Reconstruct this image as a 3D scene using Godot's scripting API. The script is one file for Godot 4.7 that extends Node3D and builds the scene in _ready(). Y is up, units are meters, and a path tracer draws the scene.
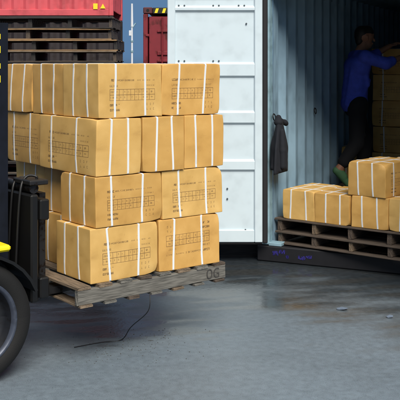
extends Node3D
# Loading a shipping container: forklift load, open container, wet yard.
# Ground plan is written as (X, D): X metres to the right, D metres along the view; world = (X, y, -D).

var M := {}            # materials
var T := {}            # textures
var mesh_cache := {}
var used_names := {}
var rng := RandomNumberGenerator.new()

const EYE := 1.75
const F := 880.0       # focal length in pixels of a 400 pixel high picture
const LOAD_TURN := 38.3
const K := 0.87         # size of the forklift cargo, measured from the carton layers
const DECK := 0.48      # top of the pallet on the forks
const BOX_TURN := -24.8

# ------------------------------------------------------------------ naming
func numbered(called: String) -> String:
	var n: int = used_names.get(called, 0)
	used_names[called] = n + 1
	return called if n == 0 else "%s_%03d" % [called, n]

func tag(o: Node, label := "", category := "", group := "", kind := ""):
	if label: o.set_meta("label", label)
	if category: o.set_meta("category", category)
	if group: o.set_meta("group", group)
	if kind: o.set_meta("kind", kind)
	return o

func thing(called: String, at: Vector3, turn := 0.0) -> Node3D:
	var o := Node3D.new()
	o.name = numbered(called)
	add_child(o)
	o.position = at
	o.rotation.y = deg_to_rad(turn)
	return o

func part(called: String, mesh: Mesh, m: Material, parent: Node, at := Vector3.ZERO, turn := Vector3.ZERO) -> MeshInstance3D:
	var o := MeshInstance3D.new()
	o.name = called
	o.mesh = mesh
	if m: o.material_override = m
	parent.add_child(o, true)
	o.position = at
	o.rotation = turn
	return o

func single(called: String, mesh: Mesh, m: Material, at := Vector3.ZERO, turn := Vector3.ZERO) -> MeshInstance3D:
	return part(numbered(called), mesh, m, self, at, turn)

func copy(o: Node3D, called: String) -> Node3D:
	var c: Node3D = o.duplicate()
	c.name = numbered(called)
	add_child(c)
	return c

# ------------------------------------------------------------------ mesh helpers
func begin(smooth := false) -> SurfaceTool:
	var st := SurfaceTool.new()
	st.begin(Mesh.PRIMITIVE_TRIANGLES)
	st.set_smooth_group(0 if smooth else -1)
	return st

func done(st: SurfaceTool) -> ArrayMesh:
	st.generate_normals()
	return st.commit()

func tri(st, a, b, c):
	st.add_vertex(a); st.add_vertex(b); st.add_vertex(c)

# polygon turned so that its front looks away from "inside"
func face(st, pts: Array, inside: Vector3):
	var mid := Vector3.ZERO
	for p in pts: mid += p
	mid /= pts.size()
	var n: Vector3 = (pts[1] - pts[0]).cross(pts[2] - pts[0])
	var q := pts.duplicate()
	if n.dot(mid - inside) > 0: q.reverse()     # clockwise front
	for i in range(1, q.size() - 1):
		tri(st, q[0], q[i], q[i + 1])

func add_box(st, c: Vector3, size: Vector3, ch := 0.0, b := Basis()):
	var h := size / 2.0
	if ch <= 0.0:
		for ax in 3:
			for s in [-1.0, 1.0]:
				var pts := []
				for k in [[-1.0, -1.0], [1.0, -1.0], [1.0, 1.0], [-1.0, 1.0]]:
					var v := Vector3.ZERO
					v[ax] = s * h[ax]; v[(ax + 1) % 3] = k[0] * h[(ax + 1) % 3]; v[(ax + 2) % 3] = k[1] * h[(ax + 2) % 3]
					pts.append(c + b * v)
				face(st, pts, c)
		return
	var pt := func(ax: int, sg: Vector3) -> Vector3:
		var v := Vector3(sg.x * (h.x - ch), sg.y * (h.y - ch), sg.z * (h.z - ch))
		v[ax] = sg[ax] * h[ax]
		return c + b * v
	for ax in 3:
		var u := (ax + 1) % 3
		var w := (ax + 2) % 3
		for s in [-1.0, 1.0]:
			var pts := []
			for k in [[-1.0, -1.0], [1.0, -1.0], [1.0, 1.0], [-1.0, 1.0]]:
				var sg := Vector3.ZERO
				sg[ax] = s; sg[u] = k[0]; sg[w] = k[1]
				pts.append(pt.call(ax, sg))
			face(st, pts, c)
		for s1 in [-1.0, 1.0]:
			for s2 in [-1.0, 1.0]:
				var lo := Vector3.ZERO
				lo[u] = s1; lo[w] = s2; lo[ax] = -1.0
				var hi := lo
				hi[ax] = 1.0
				face(st, [pt.call(u, lo), pt.call(u, hi), pt.call(w, hi), pt.call(w, lo)], c)
	for sx in [-1.0, 1.0]:
		for sy in [-1.0, 1.0]:
			for sz in [-1.0, 1.0]:
				var sg := Vector3(sx, sy, sz)
				face(st, [pt.call(0, sg), pt.call(1, sg), pt.call(2, sg)], c)

func box_mesh(size: Vector3, ch := 0.0) -> ArrayMesh:
	var key := "b%s_%s" % [size, ch]
	if not mesh_cache.has(key):
		var st := begin()
		add_box(st, Vector3.ZERO, size, ch)
		mesh_cache[key] = done(st)
	return mesh_cache[key]

# rough sawn board: chamfered box with wavering edges (size.x is the length)
func board_mesh(size: Vector3, kind := 0) -> ArrayMesh:
	var key := "w%s_%d" % [size, kind]
	if mesh_cache.has(key): return mesh_cache[key]
	var r := RandomNumberGenerator.new()
	r.seed = hash(key)
	var st := begin()
	var rings := []
	var n := 5
	for i in n + 1:
		var x := -size.x / 2 + size.x * i / n
		var hy := size.y / 2 + r.randf_range(-0.0015, 0.001)
		var hz := size.z / 2 + r.randf_range(-0.004, 0.003)
		var dy := r.randf_range(-0.0015, 0.0015)
		var e := 0.003
		var row := []
		for k in [[-1, -1, 0], [-1, -1, 1], [1, -1, 1], [1, -1, 0], [1, 1, 0], [1, 1, 1], [-1, 1, 1], [-1, 1, 0]]:
			# k: z sign, y sign, which side is cut
			var zz: float = k[0] * (hz - (e if k[2] == 1 else 0.0))
			var yy: float = k[1] * (hy - (e if k[2] == 0 else 0.0)) + dy
			var xx := x
			if i == 0 or i == n: xx += r.randf_range(-0.004, 0.004)
			row.append(Vector3(xx, yy, zz))
		rings.append(row)
	for i in n:
		for k in 8:
			var k2 := (k + 1) % 8
			var c: Vector3 = Vector3((rings[i][0].x + rings[i + 1][0].x) / 2, 0, 0)
			face(st, [rings[i][k], rings[i][k2], rings[i + 1][k2], rings[i + 1][k]], c)
	face(st, rings[0], Vector3.ZERO)
	face(st, rings[n], Vector3.ZERO)
	mesh_cache[key] = done(st)
	return mesh_cache[key]

func add_tube(st, pts: Array, radii, sides := 10, caps := true):
	var rings := []
	var up := Vector3.UP
	for i in pts.size():
		var dir: Vector3
		if i == 0: dir = pts[1] - pts[0]
		elif i == pts.size() - 1: dir = pts[i] - pts[i - 1]
		else: dir = (pts[i + 1] - pts[i - 1])
		dir = dir.normalized()
		if absf(dir.dot(up)) > 0.95: up = Vector3.RIGHT if absf(dir.dot(Vector3.RIGHT)) < 0.9 else Vector3.UP
		var u := dir.cross(up).normalized()
		var v := u.cross(dir).normalized()
		up = v
		var r: float = radii[i] if radii is Array else radii
		var row := []
		for k in sides:
			var a := TAU * k / sides
			row.append(pts[i] + (u * cos(a) + v * sin(a)) * r)
		rings.append(row)
	for i in rings.size() - 1:
		var c: Vector3 = (pts[i] + pts[i + 1]) / 2
		for k in sides:
			var k2 := (k + 1) % sides
			face(st, [rings[i][k], rings[i][k2], rings[i + 1][k2], rings[i + 1][k]], c)
	if caps:
		st.set_smooth_group(-1)
		face(st, rings[0], pts[1])
		face(st, rings[-1], pts[-2])
		st.set_smooth_group(0)

func tube_mesh(pts: Array, radii, sides := 10) -> ArrayMesh:
	var st := begin(true)
	add_tube(st, pts, radii, sides)
	return done(st)

func curve_points(ctrl: Array, n: int) -> Array:
	var out := []
	for i in ctrl.size() - 1:
		var p0: Vector3 = ctrl[maxi(i - 1, 0)]
		var p3: Vector3 = ctrl[mini(i + 2, ctrl.size() - 1)]
		for k in n:
			out.append(ctrl[i].cubic_interpolate(ctrl[i + 1], p0, p3, float(k) / n))
	out.append(ctrl[-1])
	return out

# profile: array of (radius, along-z), turned round the z axis
func lathe_z(st, prof: Array, segs := 40):
	for i in prof.size() - 1:
		for k in segs:
			var a := TAU * k / segs
			var b := TAU * (k + 1) / segs
			var p0 := Vector3(cos(a) * prof[i].x, sin(a) * prof[i].x, prof[i].y)
			var p1 := Vector3(cos(b) * prof[i].x, sin(b) * prof[i].x, prof[i].y)
			var p2 := Vector3(cos(b) * prof[i + 1].x, sin(b) * prof[i + 1].x, prof[i + 1].y)
			var p3 := Vector3(cos(a) * prof[i + 1].x, sin(a) * prof[i + 1].x, prof[i + 1].y)
			# profile runs so that its right hand side is outside
			tri(st, p0, p2, p1); tri(st, p0, p3, p2)

# outline in x-y pushed along z by depth
func prism(st, outline: Array, z0: float, z1: float):
	var pv := PackedVector2Array()
	for p in outline: pv.append(p)
	if Geometry2D.is_polygon_clockwise(pv): pv.reverse()
	var idx := Geometry2D.triangulate_polygon(pv)
	for i in range(0, idx.size(), 3):
		var a := pv[idx[i]]; var b := pv[idx[i + 1]]; var c := pv[idx[i + 2]]
		if (b - a).cross(c - a) < 0:
			var t := b; b = c; c = t
		tri(st, Vector3(a.x, a.y, z1), Vector3(c.x, c.y, z1), Vector3(b.x, b.y, z1))
		tri(st, Vector3(a.x, a.y, z0), Vector3(b.x, b.y, z0), Vector3(c.x, c.y, z0))
	for i in pv.size():
		var a := pv[i]; var b := pv[(i + 1) % pv.size()]
		var q := [Vector3(a.x, a.y, z0), Vector3(b.x, b.y, z0), Vector3(b.x, b.y, z1), Vector3(a.x, a.y, z1)]
		tri(st, q[0], q[2], q[1]); tri(st, q[0], q[3], q[2])

# trapezoid-pressed sheet: runs along x from 0 to length, stands along y, waves along z
func corrugated(length: float, height: float, pitch: float, depth: float, thick := 0.002) -> ArrayMesh:
	var st := begin()
	var xs := [0.0]
	var zs := [0.0]
	var x := 0.06
	while x + pitch < length - 0.05:
		for k in [[0.0, 0.0], [0.25, 0.0], [0.5, -1.0], [0.75, -1.0]]:
			xs.append(x + k[0] * pitch); zs.append(k[1] * depth)
		x += pitch
		xs.append(x); zs.append(0.0)
		xs.pop_back(); zs.pop_back()
	xs.append(x); zs.append(0.0)
	xs.append(length); zs.append(0.0)
	for i in xs.size() - 1:
		if absf(xs[i + 1] - xs[i]) < 1e-5: continue
		var a := Vector3(xs[i], 0, zs[i]); var b := Vector3(xs[i + 1], 0, zs[i + 1])
		var h := Vector3(0, height, 0)
		tri(st, a, b + h, b); tri(st, a, a + h, b + h)
		var o := Vector3(0, 0, -thick)
		tri(st, a + o, b + o, b + h + o); tri(st, a + o, b + h + o, a + h + o)
	return done(st)

# ------------------------------------------------------------------ textures and materials
func noise(sd: int, freq: float, oct := 4, type := FastNoiseLite.TYPE_SIMPLEX_SMOOTH) -> FastNoiseLite:
	var n := FastNoiseLite.new()
	n.seed = sd; n.frequency = freq; n.fractal_octaves = oct; n.noise_type = type
	return n

func noise_image(sd: int, w: int, h: int, freq: float, oct := 4, type := FastNoiseLite.TYPE_SIMPLEX_SMOOTH) -> Image:
	var im := noise(sd, freq, oct, type).get_seamless_image(w, h)
	im.convert(Image.FORMAT_L8)
	return im

# several grey layers -> colour ramp between two or three tints
func ramp_texture(layers: Array, w: int, h: int, stops: Array) -> ImageTexture:
	# layers: [bytes, weight]; stops: [[t, Color], ...]
	var out := PackedByteArray()
	out.resize(w * h * 3)
	var lut := PackedByteArray()
	lut.resize(256 * 3)
	for i in 256:
		var t := i / 255.0
		var c: Color = stops[0][1]
		for k in range(1, stops.size()):
			var f := clampf((t - stops[k - 1][0]) / maxf(1e-4, stops[k][0] - stops[k - 1][0]), 0, 1)
			c = c.lerp(stops[k][1], f)
		lut[i * 3] = int(c.r * 255); lut[i * 3 + 1] = int(c.g * 255); lut[i * 3 + 2] = int(c.b * 255)
	var n := w * h
	var l0: PackedByteArray = layers[0][0]
	var l1: PackedByteArray = layers[1][0] if layers.size() > 1 else l0
	var w0: float = layers[0][1]
	var w1: float = layers[1][1] if layers.size() > 1 else 0.0
	for i in n:
		var v := clampi(int(l0[i] * w0 + l1[i] * w1), 0, 255) * 3
		out[i * 3] = lut[v]; out[i * 3 + 1] = lut[v + 1]; out[i * 3 + 2] = lut[v + 2]
	return ImageTexture.create_from_image(Image.create_from_data(w, h, false, Image.FORMAT_RGB8, out))

func g(v: float) -> Color: return Color(v, v, v)

func paint(called: String, c: Color, rough := 0.6, metal := 0.0, tex: Texture2D = null, scale := Vector3.ONE, bump: Texture2D = null, bump_cm := 0.1, world := false) -> StandardMaterial3D:
	var m := StandardMaterial3D.new()
	m.resource_name = called
	m.albedo_color = c
	m.roughness = rough
	m.metallic = metal
	if tex or bump:
		m.uv1_triplanar = true
		m.uv1_world_triplanar = world
		m.uv1_scale = scale
		if tex: m.albedo_texture = tex
		if bump:
			m.heightmap_enabled = true
			m.heightmap_texture = bump
			m.heightmap_scale = bump_cm
	M[called] = m
	return m

func rgb(r: int, gg: int, b: int) -> Color: return Color(r / 255.0, gg / 255.0, b / 255.0)

# carton print: header line, order line, two-row table and footer lines, as short ink strokes
func ink_row(im: Image, x: int, y: int, n: int, gw: int, gh: int, gap: int, ink: Color, sd: int):
	var r := RandomNumberGenerator.new()
	r.seed = sd
	for i in n:
		var gx := x + i * (gw + gap)
		if r.randf() < 0.1: continue
		var s := maxi(1, gw / 4)
		if r.randf() < 0.8: im.fill_rect(Rect2i(gx, y, s, gh), ink)
		if r.randf() < 0.6: im.fill_rect(Rect2i(gx + gw - s, y, s, gh), ink)
		for k in 3:
			if r.randf() < 0.62: im.fill_rect(Rect2i(gx, y + k * (gh - s) / 2, gw, s), ink)

func print_texture(kraft: Image, sd: int) -> ImageTexture:
	var im: Image = kraft.duplicate()
	var ink := Color(0.23, 0.165, 0.11)
	var soft := Color(0.34, 0.25, 0.155)
	var x0 := 88; var x1 := 452
	ink_row(im, x0, 100, 5, 9, 15, 2, ink, sd + 1)
	ink_row(im, x0 + 62, 101, 16, 7, 13, 2, ink, sd + 2)
	ink_row(im, x0 + 220, 104, 15, 4, 8, 6, soft, sd + 3)
	ink_row(im, x0, 138, 7, 7, 13, 2, ink, sd + 4)
	ink_row(im, x1 - 78, 138, 7, 6, 10, 5, ink, sd + 5)
	# table
	var y0 := 166; var rowh := 36
	for k in 3: im.fill_rect(Rect2i(x0, y0 + k * rowh, x1 - x0, 2), soft)
	var cols := 11
	for k in cols + 1:
		var cx := x0 + (0 if k == 0 else 44 + (k - 1) * (x1 - x0 - 44 - 48) / (cols - 2) if k < cols else x1 - x0)
		im.fill_rect(Rect2i(mini(cx, x1 - 2), y0, 2, rowh * 2 + 2), soft)
		for rr in 2:
			if k < cols:
				if k == 0: ink_row(im, cx + 6, y0 + 11 + rr * rowh, 4, 6, 13, 2, ink, sd + 20 + rr)
				elif k == cols - 1: ink_row(im, cx + 14, y0 + 11 + rr * rowh, 2, 7, 13, 2, ink, sd + 30 + rr)
				else: ink_row(im, cx + 10, y0 + 12 + rr * rowh, 1, 6, 12, 2, soft, sd + 40 + k * 2 + rr)
	ink_row(im, x0, 262, 8, 8, 14, 2, ink, sd + 6)
	ink_row(im, x0, 294, 8, 8, 14, 2, ink, sd + 7)
	for rr in 2:
		for k in 3:
			ink_row(im, x1 - 70 + k * 28, 262 + rr * 32, 1, 7, 13, 2, ink, sd + 60 + rr * 3 + k)
	im.resize(288, 198, Image.INTERPOLATE_BILINEAR)      # ink soaks into the board and blurs
	im.resize(512, 352, Image.INTERPOLATE_CUBIC)
	return ImageTexture.create_from_image(im)

func make_materials():
	var fine := noise_image(3, 256, 256, 0.09, 3)
	var coarse := noise_image(4, 256, 256, 0.012, 5)
	var mid := noise_image(6, 256, 256, 0.03, 4)
	var grain := noise_image(5, 256, 256, 0.03, 5)
	T.fine = ImageTexture.create_from_image(fine)
	T.coarse = ImageTexture.create_from_image(coarse)
	T.grain = ImageTexture.create_from_image(grain)
	var fb := fine.get_data(); var cb := coarse.get_data(); var gb := grain.get_data(); var mb := mid.get_data()
	T.steel = ramp_texture([[cb, 0.6], [mb, 0.4]], 256, 256, [[0.0, Color(0.70, 0.68, 0.64)], [0.32, Color(0.88, 0.88, 0.88)], [0.55, g(0.97)], [1.0, g(1.0)]])
	T.clean = ramp_texture([[cb, 0.5], [mb, 0.5]], 256, 256, [[0.0, Color(0.80, 0.79, 0.77)], [0.22, g(0.95)], [0.5, g(0.985)], [1.0, g(1.0)]])
	T.rusty = ramp_texture([[cb, 0.55], [mb, 0.45]], 256, 256, [[0.0, Color(0.50, 0.32, 0.22)], [0.30, Color(0.68, 0.55, 0.46)], [0.42, g(0.92)], [1.0, g(1.0)]])
	T.wood = ramp_texture([[gb, 0.75], [cb, 0.25]], 256, 256, [[0.0, g(0.50)], [0.4, g(0.78)], [0.7, g(0.95)], [1.0, g(1.0)]])
	T.cloth = ramp_texture([[fb, 0.5], [cb, 0.5]], 256, 256, [[0.0, g(0.7)], [1.0, g(1.0)]])
	# kraft board
	for i in 3:
		var k1 := noise_image(11 + i * 7, 512, 352, 0.0045, 5).get_data()
		var k2 := noise_image(12 + i * 7, 512, 352, 0.16, 2).get_data()
		var kt := ramp_texture([[k1, 0.78], [k2, 0.22]], 512, 352, [[0.0, rgb(180, 140, 78)], [0.25, rgb(199, 158, 89)], [0.45, rgb(206, 165, 95)], [0.65, rgb(210, 169, 99)], [1.0, rgb(220, 181, 112)]])
		var ki := kt.get_image()
		var kr := RandomNumberGenerator.new()
		kr.seed = 300 + i
		for q in 30:      # scuffs and rubbed fibres
			var len := kr.randi_range(4, 26)
			var sx := kr.randi_range(4, 480); var sy := kr.randi_range(4, 340)
			var dx := kr.randf_range(-1, 1); var dy := kr.randf_range(-1, 1)
			var tone := Color(0.86, 0.74, 0.54) if kr.randf() < 0.6 else Color(0.62, 0.47, 0.29)
			for z in len:
				var px := clampi(int(sx + dx * z), 0, 510); var py := clampi(int(sy + dy * z), 0, 350)
				ki.set_pixel(px, py, ki.get_pixel(px, py).lerp(tone, 0.45))
		T["kraft%d" % i] = ImageTexture.create_from_image(ki)
		T["print%d" % i] = print_texture(ki, 100 * (i + 1))
	var kraft_tints := [Color(1, 1, 1), Color(0.94, 0.91, 0.86), Color(0.985, 0.95, 0.90)]
	for i in 3:
		for what in ["kraft%d" % i, "print%d" % i]:
			var m := StandardMaterial3D.new()
			m.resource_name = "carton_" + what
			m.albedo_texture = T[what]
			m.albedo_color = kraft_tints[i]
			m.roughness = 0.62
			M[what] = m
	paint("strap", rgb(222, 226, 230), 0.35)
	# timber, one per direction of the grain
	for tone in [["wood_grey", rgb(120, 117, 110)], ["wood_brown", rgb(130, 112, 92)], ["wood_dark", rgb(92, 80, 70)], ["wood_black", rgb(52, 49, 48)], ["wood_umber", rgb(94, 81, 70)], ["wood_tan", rgb(156, 124, 88)], ["wood_gap_dark", rgb(36, 35, 36)]]:  # the last, near-black tone is for the added gap beam
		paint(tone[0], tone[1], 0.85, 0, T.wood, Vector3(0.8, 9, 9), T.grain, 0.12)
	# container paints
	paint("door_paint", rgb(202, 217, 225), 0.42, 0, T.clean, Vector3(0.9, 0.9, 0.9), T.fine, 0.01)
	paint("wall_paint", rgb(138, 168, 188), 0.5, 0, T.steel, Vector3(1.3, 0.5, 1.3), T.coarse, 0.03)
	paint("rail_paint", rgb(138, 170, 184), 0.5, 0, T.steel, Vector3(1.6, 1.6, 1.6))
	paint("sill_paint", rgb(20, 20, 25), 0.6, 0, T.steel, Vector3(2, 2, 2))
	paint("red_paint", rgb(208, 84, 92), 0.6, 0, T.steel, Vector3(0.5, 0.5, 0.5))
	paint("maroon_paint", rgb(128, 34, 44), 0.5, 0, T.rusty, Vector3(0.7, 0.7, 0.7))
	paint("dark_red_paint", rgb(40, 32, 34), 0.6, 0, T.rusty, Vector3(0.7, 0.7, 0.7))
	paint("maroon_dark", rgb(84, 34, 38), 0.6, 0, T.rusty, Vector3(0.7, 0.7, 0.7))
	paint("rubber", rgb(22, 22, 26), 0.75)
	paint("bolt_steel", rgb(96, 102, 106), 0.5, 0.6)
	paint("hole_dark", rgb(24, 24, 26), 0.9)
	paint("yellow_print", rgb(236, 214, 40), 0.5)
	paint("stripe_black", rgb(26, 25, 24), 0.6)
	paint("blue_paint_mark", rgb(44, 38, 116), 0.6)
	paint("plywood", rgb(112, 84, 62), 0.75, 0, T.wood, Vector3(5, 5, 0.6))
	# forklift
	paint("black_paint", rgb(9, 9, 10), 0.5, 0, T.steel, Vector3(2, 2, 2))
	paint("navy_steel", rgb(18, 21, 32), 0.4, 0.1, T.steel, Vector3(2, 2, 2))
	paint("worn_steel", rgb(58, 58, 60), 0.45, 0.7, T.rusty, Vector3(4, 4, 4))
	paint("chrome", rgb(190, 192, 196), 0.18, 1.0)
	paint("tyre", rgb(13, 13, 14), 0.82, 0, T.cloth, Vector3(6, 6, 6), T.fine, 0.08)
	paint("rim_lip", rgb(74, 80, 94), 0.4, 0.4, T.steel, Vector3(3, 3, 3))
	paint("rim", rgb(26, 28, 34), 0.45, 0.2, T.rusty, Vector3(3, 3, 3))
	paint("safety_yellow", rgb(244, 224, 30), 0.4)
	paint("hose", rgb(18, 18, 19), 0.5)
	# cloth and skin
	paint("shirt_blue", rgb(84, 104, 234), 0.85, 0, T.cloth, Vector3(4, 4, 4))
	paint("trouser_black", rgb(20, 20, 26), 0.9, 0, T.cloth, Vector3(4, 4, 4))
	paint("skin", rgb(150, 104, 80), 0.6)
	paint("hair", rgb(22, 18, 17), 0.6)
	paint("shoe_green", rgb(70, 110, 74), 0.7)
	paint("jacket_navy", rgb(22, 26, 36), 0.9, 0, T.cloth, Vector3(5, 5, 5))
	paint("stencil_ink", rgb(62, 60, 58), 0.9)
	paint("mast_white", rgb(206, 210, 216), 0.5)
	paint("paper", rgb(92, 104, 120), 0.8)
	paint("wire_black", rgb(24, 24, 26), 0.5)
	paint("grit", rgb(70, 68, 64), 0.9)

# ------------------------------------------------------------------ camera, sky, sun
func setup_view():
	var cam := Camera3D.new()
	cam.name = "camera"
	add_child(cam)
	cam.position = Vector3(0, EYE, 0)
	cam.projection = Camera3D.PROJECTION_FRUSTUM
	cam.near = 0.1
	cam.far = 600.0
	cam.size = 0.1 * 400.0 / F
	cam.frustum_offset = Vector2(0, -0.1 * 134.0 / F)
	cam.current = true

	var env := Environment.new()
	env.background_mode = Environment.BG_SKY
	env.tonemap_mode = Environment.TONE_MAPPER_LINEAR
	env.tonemap_exposure = 3.15
	env.sdfgi_enabled = true
	env.ssao_enabled = true
	env.ssil_enabled = true
	var w := 512; var h := 256
	var n := noise(77, 0.012, 4)
	var im := Image.create(w, h, false, Image.FORMAT_RGBF)
	# overcast: slate blue at the horizon, paler overhead, as heavy cloud is
	var low := Color(0.0345, 0.069, 0.122)
	var high := Color(0.125, 0.146, 0.172)
	for y in h:
		var el := (0.5 - (y + 0.5) / h) * PI
		for x in w:
			var az := TAU * x / w
			var dir := Vector3(cos(az) * cos(el), sin(el), sin(az) * cos(el))
			var c: Color
			if el < 0:
				c = Color(0.024, 0.028, 0.032)
			else:
				var k := n.get_noise_3d(dir.x * 90, dir.y * 160, dir.z * 90)
				var t := smoothstep(0.05, 0.75, sin(el)) 
				c = low.lerp(high, t) * (1.0 + 0.12 * k)
			im.set_pixel(x, y, c)
	var sm := PanoramaSkyMaterial.new()
	sm.panorama = ImageTexture.create_from_image(im)
	var sky := Sky.new()
	sky.sky_material = sm
	env.sky = sky
	var we := WorldEnvironment.new()
	we.name = "world_environment"
	we.environment = env
	add_child(we)

	var sun := DirectionalLight3D.new()
	sun.name = "sun"
	add_child(sun)
	sun.light_color = Color(1.0, 0.97, 0.92)
	sun.light_energy = 0.5
	sun.light_angular_distance = 36.0
	sun.shadow_enabled = true
	# veiled sun behind the camera, about 33 degrees up
	sun.look_at_from_position(Vector3(2.2, 10.0, 9.4), Vector3.ZERO, Vector3.UP)

# ------------------------------------------------------------------ ground
func build_ground():
	var w := 1024
	var big := noise(21, 1.0, 5)
	var streak := noise(22, 1.0, 4)
	var fine := noise(23, 1.0, 3)
	var alb := PackedByteArray(); alb.resize(w * w * 3)
	var orm := PackedByteArray(); orm.resize(w * w * 3)
	for j in w:
		var d := 3.0 + 12.0 * (w - 1 - j) / w
		for i in w:
			var x := -6.0 + 12.0 * i / w
			var n1 := big.get_noise_2d(x * 0.55 + 9.0, d * 0.9)
			var n2 := streak.get_noise_2d(x * 1.1 + d * 0.5, d * 4.0 - x * 0.9)
			var n3 := fine.get_noise_2d(x * 16.0, d * 16.0)
			# water stands from about 6 m on, in front of the container
			var wet := smoothstep(-0.45, 0.85, (d - 6.2) * 0.6 + n1 * 0.7 + n2 * 0.4)
			var spill := smoothstep(0.05, 0.4, 0.55 - Vector2((x + 0.55) * 0.8, (d - 5.9) * 1.4).length() + n2 * 0.5 + n1 * 0.3)
			wet = clampf(maxf(wet, spill * 0.75), 0, 1)
			var pool := smoothstep(0.0, 0.45, n1 * 0.6 + n2 * 0.7 + 0.30) * wet * (1.0 - 0.3 * spill)
			var dry := 0.49 + 0.035 * n1 + 0.03 * n3 + 0.02 * n2
			var v := lerpf(dry, 0.235 + 0.05 * n2 + 0.035 * n3, wet)
			var rust := clampf(smoothstep(0.05, 0.5, n2 * 0.9 - n1 * 0.5 + 0.1) * wet * 0.45, 0, 1)
			var r := v * lerpf(0.90, 1.03, rust)
			var gr := v * lerpf(1.0, 0.97, rust)
			var b := v * lerpf(1.08, 0.89, rust)
			var o := (j * w + i) * 3
			alb[o] = int(clampf(r, 0, 1) * 255); alb[o + 1] = int(clampf(gr, 0, 1) * 255); alb[o + 2] = int(clampf(b, 0, 1) * 255)
			var rough := lerpf(0.52 + 0.05 * n3, 0.26, wet)
			rough = lerpf(rough, 0.10 + 0.06 * absf(n3), pool)
			orm[o] = 255; orm[o + 1] = int(clampf(rough, 0.03, 1) * 255); orm[o + 2] = 0
	var m := ORMMaterial3D.new()
	m.resource_name = "wet_asphalt"
	m.albedo_texture = ImageTexture.create_from_image(Image.create_from_data(w, w, false, Image.FORMAT_RGB8, alb))
	m.orm_texture = ImageTexture.create_from_image(Image.create_from_data(w, w, false, Image.FORMAT_RGB8, orm))
	m.heightmap_enabled = true
	m.heightmap_texture = ImageTexture.create_from_image(noise_image(41, 2048, 2048, 0.21, 3))
	m.heightmap_scale = 0.06
	m.detail_enabled = true
	m.detail_blend_mode = BaseMaterial3D.BLEND_MODE_MUL
	m.detail_uv_layer = BaseMaterial3D.DETAIL_UV_2
	var f1 := noise_image(31, 512, 512, 0.22, 2).get_data()
	var f2 := noise_image(32, 512, 512, 0.03, 4).get_data()
	m.detail_albedo = ramp_texture([[f1, 0.7], [f2, 0.3]], 512, 512, [[0.0, g(0.66)], [0.35, g(0.89)], [0.6, g(0.97)], [1.0, g(1.0)]])
	m.uv2_scale = Vector3(1, 1, 1)
	var st := SurfaceTool.new()
	st.begin(Mesh.PRIMITIVE_TRIANGLES)
	var q := [Vector2(-6, 3), Vector2(6, 3), Vector2(6, 15), Vector2(-6, 15)]
	for k in [0, 3, 2, 0, 2, 1]:
		var p: Vector2 = q[k]
		st.set_normal(Vector3.UP)
		st.set_uv(Vector2((p.x + 6) / 12.0, 1.0 - (p.y - 3) / 12.0))
		st.set_uv2(Vector2(p.x * 1.1, p.y * 1.1))
		st.add_vertex(Vector3(p.x, 0.0, -p.y))
	tag(single("pavement", st.commit(), m), "", "", "", "structure")
	var far := paint("far_asphalt", rgb(56, 60, 63), 0.35, 0, T.steel, Vector3(0.3, 0.3, 0.3))
	var st2 := begin()
	face(st2, [Vector3(-300, 0, 60), Vector3(300, 0, 60), Vector3(300, 0, -500), Vector3(-300, 0, -500)], Vector3(0, -9, 0))
	tag(single("ground", done(st2), far, Vector3(0, -0.004, 0)), "", "", "", "structure")

# ------------------------------------------------------------------ cartons
class Carton:
	var L := 0.5; var H := 0.36; var W := 0.4
	var bulge := []
	var n: FastNoiseLite
	var crush := []
	var dents := []
	var lean := Vector2.ZERO
	func pos(p: Vector3) -> Vector3:
		# p on the unit cube surface, -1..1
		var h := Vector3(L, H, W) / 2.0
		var q := Vector3(p.x * h.x, p.y * h.y, p.z * h.z)
		var r := 0.0035
		var inner := Vector3(clampf(q.x, -h.x + r, h.x - r), clampf(q.y, -h.y + r, h.y - r), clampf(q.z, -h.z + r, h.z - r))
		var off := q - inner
		if off.length() > 1e-6: off = off.normalized() * r
		var o := inner + off
		for ax in 3:
			var u := p[(ax + 1) % 3]; var v := p[(ax + 2) % 3]
			var k: float = (1 - u * u) * (1 - v * v)
			var a: float = bulge[ax * 2 + (1 if p[ax] > 0 else 0)] * smoothstep(0.7, 1.0, absf(p[ax]))
			if ax == 1: a *= 0.25
			else: a *= 1.0 - 0.45 * p.y
			o[ax] += signf(p[ax]) * a * k
		var nv := n.get_noise_3dv(o * 100.0) * 0.0028
		o += off.normalized() * nv if off.length() > 0 else Vector3.ZERO
		o.x += lean.x * p.y; o.z += lean.y * p.y
		for d in dents:
			var q2: Vector3 = (p - d[0]) * d[1]
			o -= d[2] * exp(-q2.length_squared())
		for c in crush:
			var dd: float = (p - c[0]).length()
			if dd < c[2]:
				o -= c[0] * (c[1] * (1.0 - dd / c[2]))
		return o + Vector3(0, H / 2.0, 0)

var carton_sets := {}

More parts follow.
